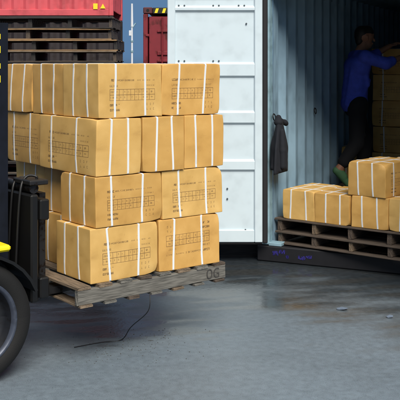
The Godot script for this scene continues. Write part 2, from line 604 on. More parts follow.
func make_carton_meshes(L: float, H: float, W: float, variant: int, flip := false) -> Dictionary:
	var key := "%s_%s_%s_%d_%s" % [L, H, W, variant, flip]
	if carton_sets.has(key): return carton_sets[key]
	var r := RandomNumberGenerator.new()
	r.seed = hash(key)
	var c := Carton.new()
	c.L = L; c.H = H; c.W = W
	c.n = noise(r.randi() % 1000, 0.05, 3)
	for i in 6: c.bulge.append(r.randf_range(-0.004, 0.008))
	c.lean = Vector2(r.randf_range(-0.004, 0.004), r.randf_range(-0.003, 0.003))
	for i in 7:
		var ax: int = [0, 2, 2, 0, 2, 0, 1][i]
		var dc := Vector3(r.randf_range(-0.9, 0.9), r.randf_range(-0.9, 0.9), r.randf_range(-0.9, 0.9))
		var sg := 1.0 if r.randf() < 0.5 else -1.0
		dc[ax] = sg
		var nn := Vector3.ZERO
		nn[ax] = sg * r.randf_range(0.002, 0.006)
		c.dents.append([dc, Vector3(r.randf_range(1.5, 6), r.randf_range(1.5, 6), r.randf_range(1.5, 6)), nn])
	for i in 4:
		var cr := Vector3(1 if r.randf() < 0.5 else -1, 1 if r.randf() < 0.6 else -1, 1 if r.randf() < 0.5 else -1)
		c.crush.append([cr, r.randf_range(0.002, 0.009), r.randf_range(0.18, 0.38)])
	var body := ArrayMesh.new()
	var es := [-1.0, -0.988, -0.975, -0.92, -0.8, -0.6, -0.4, -0.2, 0.0, 0.2, 0.4, 0.6, 0.8, 0.92, 0.975, 0.988, 1.0]
	for surf in 2:
		var st := begin(true)
		for ax in ([0, 1] if surf == 0 else [2]):
			for s in [-1.0, 1.0]:
				var u: int = (ax + 1) % 3; var v: int = (ax + 2) % 3
				for i in es.size() - 1:
					for j in es.size() - 1:
						var quad := []
						for k in [[0, 0], [1, 0], [1, 1], [0, 1]]:
							var p := Vector3.ZERO
							p[ax] = s; p[u] = es[i + k[0]]; p[v] = es[j + k[1]]
							var uv := Vector2.ZERO
							if ax == 2:
								uv = Vector2((p.x * s + 1) / 2, (1 - p.y) / 2)
								if flip: uv = Vector2.ONE - uv
							elif ax == 0: uv = Vector2((-p.z * s + 1) / 2 * W / L, (1 - p.y) / 2)
							else: uv = Vector2((p.x + 1) / 2, (p.z + 1) / 2)
							quad.append([c.pos(p), uv])
						var order := [0, 3, 2, 0, 2, 1] if s > 0 else [0, 1, 2, 0, 2, 3]
						for o in order:
							st.set_uv(quad[o][1])
							st.add_vertex(quad[o][0])
		st.generate_normals()
		st.commit(body)
	body.surface_set_material(0, M["kraft%d" % variant])
	body.surface_set_material(1, M["print%d" % variant])
	# straps: two round the long sides, two round the ends
	var straps := []
	var around := [[-1.0, -1.0], [-0.98, -1.0]]
	for which in 4:
		var st := begin()
		var along: int = 0 if which < 2 else 2
		var across: int = 2 if which < 2 else 0
		var base: float = ((-0.5 if which % 2 == 0 else 0.42) if which < 2 else (-0.42 if which % 2 == 0 else 0.4)) + r.randf_range(-0.07, 0.07)
		var lean := r.randf_range(-0.05, 0.05)
		var ring := []
		var steps := [-1.0, -0.96, -0.85, -0.5, 0.0, 0.5, 0.85, 0.96]
		for side in 4:
			for t in steps:
				var p := Vector3.ZERO
				var nn := Vector3.ZERO
				match side:
					0: p[across] = 1.0; p.y = t; nn[across] = 1
					1: p.y = 1.0; p[across] = -t; nn.y = 1
					2: p[across] = -1.0; p.y = -t; nn[across] = -1
					3: p.y = -1.0; p[across] = t; nn.y = -1
				if t == -1.0:
					nn = Vector3.ZERO
					nn[across] = signf(p[across]); nn.y = signf(p.y)
				p[along] = base + lean * p.y * (1 if side == 0 else -1 if side == 2 else 0) + 0.004 * sin(5.0 * t + which)
				var q: Vector3 = c.pos(p)
				if side == 3: q.y = maxf(q.y, 0.002)
				ring.append([q, nn.normalized()])
		var ax := Vector3.ZERO
		ax[along] = 1.0
		var hw := 0.0064
		for i in ring.size():
			var a = ring[i]; var b = ring[(i + 1) % ring.size()]
			var oa: Vector3 = a[0] + a[1] * (0.0025 if a[1].y > -0.5 else 0.0)
			var ob: Vector3 = b[0] + b[1] * (0.0025 if b[1].y > -0.5 else 0.0)
			var mid := Vector3(0, H / 2, 0); mid[along] = oa[along]
			face(st, [oa - ax * hw, ob - ax * hw, ob + ax * hw, oa + ax * hw], mid)
			for sg in [-1.0, 1.0]:
				var e: Vector3 = ax * hw * sg
				face(st, [oa + e, ob + e, ob - b[1] * 0.003 + e, oa - a[1] * 0.003 + e], (oa + ob) / 2)
		straps.append(done(st))
	carton_sets[key] = {"body": body, "straps": straps}
	return carton_sets[key]

func carton(L: float, H: float, W: float, variant: int, at: Vector3, turn: float, label: String, group: String, flip := false) -> Node3D:
	var s := make_carton_meshes(L, H, W, variant, flip)
	var o := thing("carton", at, turn)
	tag(o, label, "carton", group)
	part("box", s.body, null, o)
	for m in s.straps:
		part("strap", m, M.strap, o)
	return o

# ------------------------------------------------------------------ pallets
func lay(o: Node3D, called: String, size: Vector3, m: Material, at: Vector3, along_z := false, kind := 0):
	return part(called, board_mesh(size, kind), m, o, at, Vector3(0, PI / 2 if along_z else 0.0, 0))

func on_forks(a: float, y: float, n: float) -> Vector3:
	# load axes: a along the printed side, n away from the camera side
	var ca := Vector2(0.785, 0.62); var cn := Vector2(-0.62, 0.785)
	var p := Vector2(-0.6264, 5.107) + (ca * a + cn * n) * K
	return Vector3(p.x, y, -p.y)

func build_forks_cargo():
	var o := thing("wooden_pallet", on_forks(0, DECK - 0.14 * K, 0), LOAD_TURN)
	o.scale = Vector3.ONE * K
	tag(o, "weathered grey timber pallet on forklift forks, stencilled side board, under strapped cartons", "pallet")
	var a0 := -0.12; var a1 := 1.14; var n0 := -0.02; var n1 := 1.42
	var tones := [M.wood_grey, M.wood_brown, M.wood_grey, M.wood_umber]
	# stringers along a
	for k in 3:
		var z := -lerpf(n0 + 0.024, n1 - 0.024, k / 2.0)
		lay(o, "stringer", Vector3(a1 - a0, 0.098, 0.045), M.wood_grey, Vector3((a0 + a1) / 2, 0.069, z), false, k)
	for k in 8:
		var x := lerpf(a0 + 0.05, a1 - 0.05, k / 7.0)
		lay(o, "deck_board", Vector3(n1 - n0, 0.021, 0.105), M.wood_brown if k == 0 else tones[k % 4], Vector3(x, 0.1288, -(n0 + n1) / 2), true, k)
	for k in 7:
		var x := lerpf(a0 + 0.06, a1 - 0.06, k / 6.0)
		lay(o, "bottom_board", Vector3(n1 - n0 + 0.012, 0.018, 0.095), tones[(k + 1) % 4], Vector3(x, 0.0105, -(n0 + n1) / 2 + 0.004), true, k + 10)
	var tm := TextMesh.new()
	tm.text = "OG"
	tm.font_size = 10
	tm.pixel_size = 0.0088
	tm.depth = 0.002
	var ft := SystemFont.new()
	ft.font_names = ["Droid Sans"]
	tm.font = ft
	part("stencil_lettering", tm, M.stencil_ink, o, Vector3(1.02, 0.068, -n0 + 0.0025))
	# cartons, layer by layer
	var layers := [["bottom layer", 0.37, 0.0], ["second layer", 0.345, 0.025], ["third layer", 0.39, 0.035], ["top layer", 0.375, 0.055]]
	var y := DECK
	rng.seed = 42
	for li in 4:
		var h: float = layers[li][1]
		if li != 2:
			for i in 2:
				for k in 3:
					var L := 0.548 if li < 3 else 0.528
					var W := 0.466
					var sh: float = layers[li][2] + rng.randf_range(-0.006, 0.006) - (0.012 * i if li == 3 else 0.0)
					if li < 2 and k > 0 and i == 0: sh += 0.13
					if li < 2 and k > 0 and i == 1: sh += 0.134
					var at := on_forks(sh + L / 2 + i * (L + 0.012), y, W / 2 + k * (W + 0.004) + (rng.randf_range(0, 0.014) if k == 0 else 0.012))
					var side: String = ["stencil-side row", "middle row", "row away from stencil"][k]
					var l := "strapped brown carton in forklift load, %s, %s, %s end" % [layers[li][0], side, ["forklift", "container door"][i]]
					carton(L * K, h * K - 0.004, W * K, (li + i * 2 + k) % 3, at, LOAD_TURN + rng.randf_range(-0.9, 0.9) - (1.6 if li == 0 and i == 1 and k == 0 else 0.0), l, "cartons on the forklift pallet", li == 0 and i == 1 and k == 0)
		else:
			for i in 3:
				for k in 2:
					var L := 0.80 if k == 0 else 0.585
					var W := 0.364
					var at := on_forks(0.035 + (0.03 if k == 1 else 0.0) + W / 2 + i * (W + 0.010), y, L / 2 + k * 0.815 + rng.randf_range(-0.004, 0.006))
					var l := "strapped carton laid crosswise in forklift load, third layer, %s, %s" % [["forklift end", "middle", "container door end"][i], ["stencil-side row", "row away from stencil"][k]]
					carton(L * K, h * K - 0.004, W * K, (i + k) % 3, at, LOAD_TURN - 90 + rng.randf_range(-0.6, 0.6), l, "cartons on the forklift pallet")
		y += h * K
	# length of wire trailing from the pallet onto the wet ground
	var w0 := on_forks(0.46, DECK - 0.13 * K, -0.015)
	var pts := curve_points([w0, w0 + Vector3(-0.01, -0.10, 0.02), Vector3(-0.43, 0.12, -5.50), Vector3(-0.50, 0.008, -5.60), Vector3(-0.62, 0.005, -5.56), Vector3(-0.78, 0.005, -5.46)], 8)
	tag(single("loose_wire", tube_mesh(pts, 0.003, 6), M.wire_black), "thin black wire trailing from the forklift pallet onto the ground", "wire")

# ------------------------------------------------------------------ main container
func cbasis() -> Basis: return Basis(Vector3.UP, deg_to_rad(BOX_TURN))
const POST := Vector3(0.62, 0, -7.86)
func in_box(u: float, y: float, t: float) -> Vector3:
	# u across the mouth from the left wall, t into the container
	return POST + cbasis() * Vector3(u, y, -t)

func door_leaf(root: Node3D, local_at: Vector3, turn: float, mirror: float, w := 0.84):
	# hinge edge at x = 0, the leaf runs to -x (mirror 1); inner face looks to +z
	var d := part("door", box_mesh(Vector3(0.82, 2.2, 0.012), 0.0), M.door_paint, root, local_at, Vector3(0, turn, 0))
	var y0 := 0.19; var y1 := 2.46
	d.mesh = door_sheet(w, y0, y1, mirror)
	for sx in [0.035, w - 0.035]:
		part("stile", box_mesh(Vector3(0.07, y1 - y0, 0.05), 0.006), M.door_paint, d, Vector3(-mirror * sx, (y0 + y1) / 2, -0.025))
	for yy in [y0 + 0.055, y1 - 0.05]:
		part("rail", box_mesh(Vector3(w - 0.142, 0.11, 0.044), 0.006), M.door_paint, d, Vector3(-mirror * w / 2, yy, -0.025))
	part("gasket", box_mesh(Vector3(0.045, y1 - y0 + 0.02, 0.03), 0.008), M.rubber, d, Vector3(mirror * 0.024, (y0 + y1) / 2, -0.02))
	part("gasket", box_mesh(Vector3(w, 0.02, 0.02), 0.004), M.rubber, d, Vector3(-mirror * w / 2, y0 - 0.011, -0.03))
	var bolt := tube_mesh([Vector3(0, 0, 0), Vector3(0, 0, 0.006), Vector3(0, 0, 0.009)], [0.008, 0.008, 0.004], 8)
	for b in [[-0.16, 2.285], [-0.21, 2.285], [-0.435, 1.795], [-0.385, 1.795], [-0.435, 2.285], [-0.385, 2.285], [-0.69, 1.795], [-0.74, 1.795], [-0.69, 2.285], [-0.74, 2.285], [-0.31, 0.665], [-0.31, 0.575], [-0.142, 2.125], [-0.15, 0.30], [-0.62, 0.30]]:
		part("bolt", bolt, M.bolt_steel, d, Vector3(mirror * b[0], b[1], -0.016 if b[1] < 2.2 or b[1] > 2.25 else -0.016))
	for yy in [0.45, 1.0, 1.6, 2.2]:
		part("hinge", box_mesh(Vector3(0.05, 0.14, 0.03), 0.006), M.rail_paint, d, Vector3(mirror * 0.024, yy, -0.052))
	return d

func door_sheet(w: float, y0: float, y1: float, mirror: float) -> ArrayMesh:
	# pressed sheet with horizontal ribs standing towards +z
	var st := begin()
	var prof := [Vector2(y0 + 0.10, -0.022)]
	for rib in [[0.835, 0.905], [1.25, 1.335], [1.665, 1.765], [2.245, 2.265]]:
		prof.append_array([Vector2(rib[0] - 0.02, -0.022), Vector2(rib[0], -0.002), Vector2(rib[1], -0.002), Vector2(rib[1] + 0.02, -0.022)])
	prof.append(Vector2(y1 - 0.09, -0.022))
	for i in prof.size() - 1:
		for back in [0.0, -0.003]:
			var xa := -mirror * 0.068; var xb := -mirror * (w - 0.068)
			var q := [Vector3(xa, prof[i].x, prof[i].y + back), Vector3(xb, prof[i].x, prof[i].y + back), Vector3(xb, prof[i + 1].x, prof[i + 1].y + back), Vector3(xa, prof[i + 1].x, prof[i + 1].y + back)]
			face(st, q, Vector3(-mirror * w / 2, (prof[i].x + prof[i + 1].x) / 2, -1.0 if back == 0.0 else 1.0))
	return done(st)

func build_container():
	var o := thing("shipping_container", POST, BOX_TURN)
	tag(o, "pale blue shipping container standing open with corrugated walls and dark interior", "container")
	var Wd := 2.34; var Ln := 5.9; var Ht := 2.38; var fy := 0.15
	# side walls: sheet along -z
	var sheet := corrugated(Ln - 0.1, Ht, 0.285, 0.05)
	part("side_wall", sheet, M.wall_paint, o, Vector3(0.0, fy, -0.1), Vector3(0, PI / 2, 0))      # waves lie towards -x
	part("side_wall", sheet, M.wall_paint, o, Vector3(Wd, fy, -Ln), Vector3(0, -PI / 2, 0))
	part("end_wall", corrugated(Wd, Ht, 0.25, 0.04), M.wall_paint, o, Vector3(0, fy, -Ln))
	part("roof", box_mesh(Vector3(Wd + 0.2, 0.03, Ln + 0.05)), M.rail_paint, o, Vector3(Wd / 2, fy + Ht + 0.016, -Ln / 2 - 0.03))
	for x in [-0.065, Wd + 0.065]:
		part("corner_post", box_mesh(Vector3(0.12, Ht + 0.04, 0.11), 0.01), M.rail_paint, o, Vector3(x, 0.15 + (Ht + 0.04) / 2, -0.057))
		part("bottom_rail", box_mesh(Vector3(0.05, 0.15, Ln - 0.12)), M.sill_paint, o, Vector3(x, 0.078, -Ln / 2 - 0.06))
		part("top_rail", box_mesh(Vector3(0.06, 0.06, Ln - 0.14)), M.rail_paint, o, Vector3(x, fy + Ht - 0.04, -Ln / 2 - 0.06))
	part("header", box_mesh(Vector3(Wd, 0.12, 0.10), 0.008), M.rail_paint, o, Vector3(Wd / 2, fy + Ht - 0.062, -0.05))
	part("sill", box_mesh(Vector3(Wd + 0.24, 0.14, 0.11), 0.01), M.sill_paint, o, Vector3(Wd / 2, 0.072, -0.056))
	part("sill_lip", box_mesh(Vector3(0.12, 0.03, 0.10), 0.004), M.rail_paint, o, Vector3(0.05, 0.158, -0.055))
	# plank floor
	for k in 8:
		part("floor_plank", box_mesh(Vector3(Wd / 8 - 0.004, 0.03, Ln - 0.13), 0.002), M.plywood, o, Vector3(Wd * (k + 0.5) / 8, fy - 0.018, -Ln / 2 - 0.055))
	# smears of violet blue paint on the sill
	var sm := RandomNumberGenerator.new()
	sm.seed = 9
	for s in [[0.05, 0.085, 0.05, 0.030], [0.12, 0.10, 0.05, 0.022], [0.17, 0.06, 0.03, 0.02], [0.30, 0.065, 0.06, 0.022], [0.37, 0.075, 0.035, 0.018]]:
		var pts := []
		for k in 9:
			pts.append(Vector3(s[0] + s[2] * (k / 8.0 - 0.5) + sm.randf_range(-0.012, 0.012), s[1] + s[3] * sin(k * 2.3 + s[0] * 40.0) * sm.randf_range(0.5, 1.0), 0.0008))
		var cp := curve_points(pts, 5)
		var st := begin()
		for k in cp.size() - 1:
			var dir: Vector3 = (cp[k + 1] - cp[k]).normalized()
			var sd := Vector3(-dir.y, dir.x, 0) * sm.randf_range(0.003, 0.007)
			face(st, [cp[k] - sd, cp[k] + sd, cp[k + 1] + sd, cp[k + 1] - sd], Vector3(0, 0, -5))
		part("paint_scribble", done(st), M.blue_paint_mark, o, Vector3(0, 0, 0.001))
	# left leaf swung out until it faces the camera
	var inv := cbasis().inverse()
	door_leaf(o, inv * (Vector3(0.552, 0, -7.775) - POST), deg_to_rad(-BOX_TURN), 1.0)
	door_leaf(o, Vector3(Wd + 0.07, 0, 0.08), deg_to_rad(235), -1.0, 1.12)  # right leaf, out of view, turned half closed to shade the interior
	# lashing rings on the left wall
	for t in [0.07, 1.3, 2.4]:
		var ring := begin(true)
		var rp := []
		for k in 13: rp.append(Vector3(0.012 + 0.01 * sin(PI * k / 12), 0.03 * cos(TAU * k / 12), 0.03 * sin(TAU * k / 12)))
		add_tube(ring, rp, 0.005, 6, false)
		part("lashing_ring", done(ring), M.worn_steel, o, Vector3(0.002, 1.29, -t))
	# added near-black beam that darkens the gap under the open leaf
	var b := thing("added_gap_beam", Vector3(-0.05, 0, -8.16), 0.0)
	tag(b, "near-black beam added to darken the gap under the open container door", "beam")
	lay(b, "beam", Vector3(1.2, 0.24, 0.2), M.wood_gap_dark, Vector3(0, 0.12, 0))

func jacket():
	var o := thing("hanging_jacket", in_box(0.045, 0, 0.04), BOX_TURN)
	tag(o, "dark navy jacket hanging from a ring on the container wall", "jacket")
	var st := begin(true)
	var rows := 22; var segs := 36
	var nz := noise(55, 1.2, 2)
	var ring := func(i: int) -> Array:
		var f := float(i) / rows
		var y := 1.27 - 0.45 * f
		var half_w := lerpf(0.045, 0.135, smoothstep(0.0, 0.75, f)) + 0.006 * sin(7.0 * f)
		var half_d := lerpf(0.03, 0.062, smoothstep(0.0, 0.6, f))
		var out := []
		for k in segs:
			var a := TAU * k / segs
			var fold := 1.0 + smoothstep(0.05, 0.5, f) * (0.16 * sin(5 * a + 1.2 * f) + 0.08 * sin(9 * a + 2.0 - f)) + 0.06 * nz.get_noise_3d(cos(a), f * 4, sin(a))
			var yy := y + (0.02 * sin(3 * a + 0.6) + 0.012 * sin(7 * a)) * smoothstep(0.8, 1.0, f)
			out.append(Vector3(0.025 + cos(a) * half_d * fold + 0.01, yy, sin(a) * half_w * fold - 0.012 * sin(3.0 * f)))
		return out
	for i in rows:
		var r0: Array = ring.call(i); var r1: Array = ring.call(i + 1)
		for k in segs:
			var k2 := (k + 1) % segs
			face(st, [r0[k], r0[k2], r1[k2], r1[k]], Vector3(0.03, r0[k].y, 0))
	face(st, ring.call(rows), Vector3(0.03, 1.2, 0))
	part("jacket_body", done(st), M.jacket_navy, o)
	var k1 := sdf_mesh([[Vector3(0.03, 1.25, 0.015), Vector3(0.03, 1.29, 0.012), 0.04, 0.026], [Vector3(0.035, 1.265, 0.0), Vector3(0.06, 1.245, -0.065), 0.026, 0.02], [Vector3(0.06, 1.245, -0.065), Vector3(0.065, 1.232, -0.09), 0.026, 0.024]], 0.008, 0.012)
	part("collar", k1, M.jacket_navy, o)
	var s1 := sdf_mesh([[Vector3(0.07, 1.17, 0.03), Vector3(0.085, 1.0, 0.055), 0.024, 0.03], [Vector3(0.085, 1.0, 0.055), Vector3(0.088, 0.86, 0.065), 0.03, 0.026]], 0.009, 0.01)
	part("sleeve", s1, M.jacket_navy, o)

const Q := Vector2(0.7934, -0.6088)      # front edge of the pallets inside the container, (X, D)
func on_stack(v: float, y: float, w: float) -> Vector3:
	# v along the front edge, w inwards
	var p := Vector2(0.674, 7.93) + Q * v + Vector2(0.6088, 0.7934) * w
	return Vector3(p.x, y, -p.y)
const STACK_TURN := -37.5

func small_pallet(at: Vector3, turn: float, lx: float, lz: float, h: float, tones: Array, bottom: bool, sd: int, gap := 0.42, thick := 0.04) -> Node3D:
	# origin at the front left bottom corner, x along the front, -z inwards
	var o := thing("wooden_pallet", at, turn)
	var r := RandomNumberGenerator.new()
	r.seed = sd
	var nb := 3
	var y0 := 0.016 if bottom else 0.0
	var bh := h - 0.018 - y0
	var ns := maxi(2, int(round(lx / gap)))
	for j in ns + 1:
		lay(o, "stringer", Vector3(lz - 0.06, bh - 0.001, thick), tones[r.randi() % tones.size()], Vector3(lerpf(0.03, lx - 0.03, float(j) / ns) + r.randf_range(-0.012, 0.012), y0 + bh / 2, -lz / 2), true, j)
	if bottom:
		for i in nb:
			lay(o, "bottom_board", Vector3(lx, 0.015, 0.085), tones[r.randi() % tones.size()], Vector3(lx / 2, 0.0078, -lerpf(0.047, lz - 0.047, i / float(nb - 1))), false, 20 + i)
	var n := int(round(lz / 0.14))
	for k in n:
		lay(o, "deck_board", Vector3(lx + (0.012 if k % 3 == 0 else 0.0), 0.017, lz / n - 0.022), tones[r.randi() % tones.size()], Vector3(lx / 2 + r.randf_range(-0.006, 0.006), h - 0.009, -lz * (k + 0.5) / n), false, k % 4)
	return o

func build_container_cargo():
	var tones := [M.wood_umber, M.wood_umber, M.wood_brown, M.wood_umber]
	var lo := small_pallet(on_stack(0, 0.152, 0), STACK_TURN, 1.5, 1.15, 0.115, tones, true, 3)
	tag(lo, "worn timber pallet lying on the container floor under another pallet", "pallet", "pallets under the container cartons")
	var up := small_pallet(on_stack(-0.015, 0.268, 0.012), STACK_TURN, 1.5, 1.15, 0.112, tones, false, 4)
	tag(up, "worn timber pallet at the container mouth carrying strapped cartons", "pallet", "pallets under the container cartons")
	# splintered lath that pokes out between the two pallets
	var y := 0.381
	rng.seed = 8
	var wv := [0.335, 0.35, 0.345, 0.335]
	var v := 0.055
	var names := ["against the corrugated wall", "second from the corrugated wall", "third from the corrugated wall", "fourth from the corrugated wall"]
	for i in 4:
		for k in (1 if i < 2 else 2):
			var L := 0.53
			var hh: float = [0.262, 0.258, 0.266, 0.27][i]
			var at := on_stack(v + wv[i] / 2, y, 0.03 + L / 2 + k * (L + 0.012) + rng.randf_range(0, 0.02))
			carton(L, hh, wv[i] - 0.008, (i + k) % 3, at, STACK_TURN + 90 + rng.randf_range(-1.2, 1.2), "strapped carton on container mouth pallet, %s, %s row" % [names[i], ["outer", "inner"][k]], "cartons on the pallet at the container mouth")
		v += wv[i]
	carton(0.53, 0.285, 0.36, 1, on_stack(0.905, y + 0.268, 0.045 + 0.265), STACK_TURN + 90 - 4, "strapped brown carton set alone on top of the container mouth row", "cartons on the pallet at the container mouth")
	carton(0.53, 0.27, 0.36, 2, on_stack(1.02, y + 0.268, 0.62 + 0.265), STACK_TURN + 90 + 3, "strapped brown carton on top of the inner row, touching the tall stack", "cartons on the pallet at the container mouth")

	# two pallets further in, under the tall stack and the person
	var a := small_pallet(in_box(0.03, 0.152, 1.55), BOX_TURN, 1.35, 1.65, 0.145, tones, true, 5)
	tag(a, "timber pallet on container floor deep inside, under a second pallet", "pallet", "pallets deep in the container")
	var b := small_pallet(in_box(0.03, 0.298, 1.55), BOX_TURN, 1.35, 1.65, 0.145, tones, true, 6)
	tag(b, "timber pallet deep inside carrying the tall carton stack and a person", "pallet", "pallets deep in the container")
	var by := 0.445
	for row in 5:
		for i in 2:
			var l := "strapped brown carton in the tall dark stack, %s layer, %s side" % [["lowest", "second", "third", "fourth", "topmost"][row], ["wall", "inner"][i]]
			carton(0.50, 0.298, 0.40, (row + i) % 3, in_box(0.25 + 0.25 + i * 0.51 + 0.012 * (row % 2), by + row * 0.302, 2.95 + 0.01 * (row % 3)), BOX_TURN + rng.randf_range(-0.8, 0.8), l, "cartons in the tall stack")
	carton(0.46, 0.40, 0.20, 1, in_box(0.135, by, 2.46), BOX_TURN + 90, "strapped brown carton by the wall behind the person's foot", "cartons in the tall stack")
	# loose strapping curled on the cartons
	var c0 := on_stack(0.98, 0.922, 0.8)
	var pts := curve_points([c0, c0 + Vector3(-0.07, 0.09, -0.02), c0 + Vector3(0.02, 0.15, -0.05), c0 + Vector3(0.10, 0.08, 0.0), c0 + Vector3(0.16, 0.004, 0.03)], 8)
	tag(single("loose_strap", tube_mesh(pts, 0.005, 5), M.strap), "loose white strapping curled on cartons beside the person", "strap")

# ------------------------------------------------------------------ smooth bodies (surface nets)
func bone_dist(p: Vector3, a: Vector3, b: Vector3, ra: float, rb: float) -> float:
	var ab := b - a
	var t := clampf((p - a).dot(ab) / maxf(ab.length_squared(), 1e-9), 0.0, 1.0)
	return (p - a - ab * t).length() - lerpf(ra, rb, t)

func sdf_mesh(bones: Array, cell: float, k: float) -> ArrayMesh:
	var st := SurfaceTool.new()
	st.begin(Mesh.PRIMITIVE_TRIANGLES)
	st.set_smooth_group(0)
	sdf_into(st, bones, cell, k)
	st.generate_normals()
	return st.commit()

func sdf_into(st: SurfaceTool, bones: Array, cell: float, k: float):
	var lo := Vector3(1e9, 1e9, 1e9); var hi := -lo
	for b in bones:
		for e in 2:
			var r: Vector3 = Vector3.ONE * (b[2 + e] + cell * 2.5)
			lo = lo.min(b[e] - r); hi = hi.max(b[e] + r)
	var nx := int((hi.x - lo.x) / cell) + 2
	var ny := int((hi.y - lo.y) / cell) + 2
	var nz := int((hi.z - lo.z) / cell) + 2
	var f := PackedFloat32Array(); f.resize(nx * ny * nz); f.fill(1.0)
	for b in bones:
		var m: float = maxf(b[2], b[3]) + k + cell * 2.0
		var bl: Vector3 = (b[0].min(b[1]) - Vector3.ONE * m - lo) / cell
		var bh: Vector3 = (b[0].max(b[1]) + Vector3.ONE * m - lo) / cell
		for iz in range(maxi(0, int(bl.z)), mini(nz, int(bh.z) + 2)):
			for iy in range(maxi(0, int(bl.y)), mini(ny, int(bh.y) + 2)):
				for ix in range(maxi(0, int(bl.x)), mini(nx, int(bh.x) + 2)):
					var d := bone_dist(lo + Vector3(ix, iy, iz) * cell, b[0], b[1], b[2], b[3])
					var at := ix + nx * (iy + ny * iz)
					var o := f[at]
					if d >= o + k: continue
					if d <= o - k: f[at] = d
					else:
						var h := 0.5 + 0.5 * (o - d) / k
						f[at] = lerpf(o, d, h) - k * h * (1.0 - h)
	var vid := {}
	var verts := PackedVector3Array()
	var offs := [0, 1, nx, nx + 1, nx * ny, nx * ny + 1, nx * ny + nx, nx * ny + nx + 1]
	var cv := [Vector3(0, 0, 0), Vector3(1, 0, 0), Vector3(0, 1, 0), Vector3(1, 1, 0), Vector3(0, 0, 1), Vector3(1, 0, 1), Vector3(0, 1, 1), Vector3(1, 1, 1)]
	var edges := [[0, 1], [2, 3], [4, 5], [6, 7], [0, 2], [1, 3], [4, 6], [5, 7], [0, 4], [1, 5], [2, 6], [3, 7]]
	for iz in nz - 1:
		for iy in ny - 1:
			for ix in nx - 1:
				var at := ix + nx * (iy + ny * iz)
				if f[at] > cell * 2.5: continue
				var neg := 0
				for q in 8:
					if f[at + offs[q]] < 0: neg += 1
				if neg == 0 or neg == 8: continue
				var s := Vector3.ZERO
				var cnt := 0
				for e in edges:
					var fa := f[at + offs[e[0]]]; var fb := f[at + offs[e[1]]]
					if (fa < 0) != (fb < 0):
						s += cv[e[0]].lerp(cv[e[1]], fa / (fa - fb)); cnt += 1
				vid[at] = verts.size()
				verts.append(lo + (Vector3(ix, iy, iz) + s / cnt) * cell)
	var step := [1, nx, nx * ny]
	for at in vid.keys():
		for ax in 3:
			var fa := f[at]; var fb := f[at + step[ax]]
			if (fa < 0) == (fb < 0): continue
			var u: int = step[(ax + 1) % 3]; var v: int = step[(ax + 2) % 3]
			if not (vid.has(at - u) and vid.has(at - v) and vid.has(at - u - v)): continue
			var q := [verts[vid[at]], verts[vid[at - u]], verts[vid[at - u - v]], verts[vid[at - v]]]
			if fa < 0: q.reverse()
			q.reverse()
			# q now runs clockwise seen from outside
			tri(st, q[2], q[1], q[0]); tri(st, q[3], q[2], q[0])

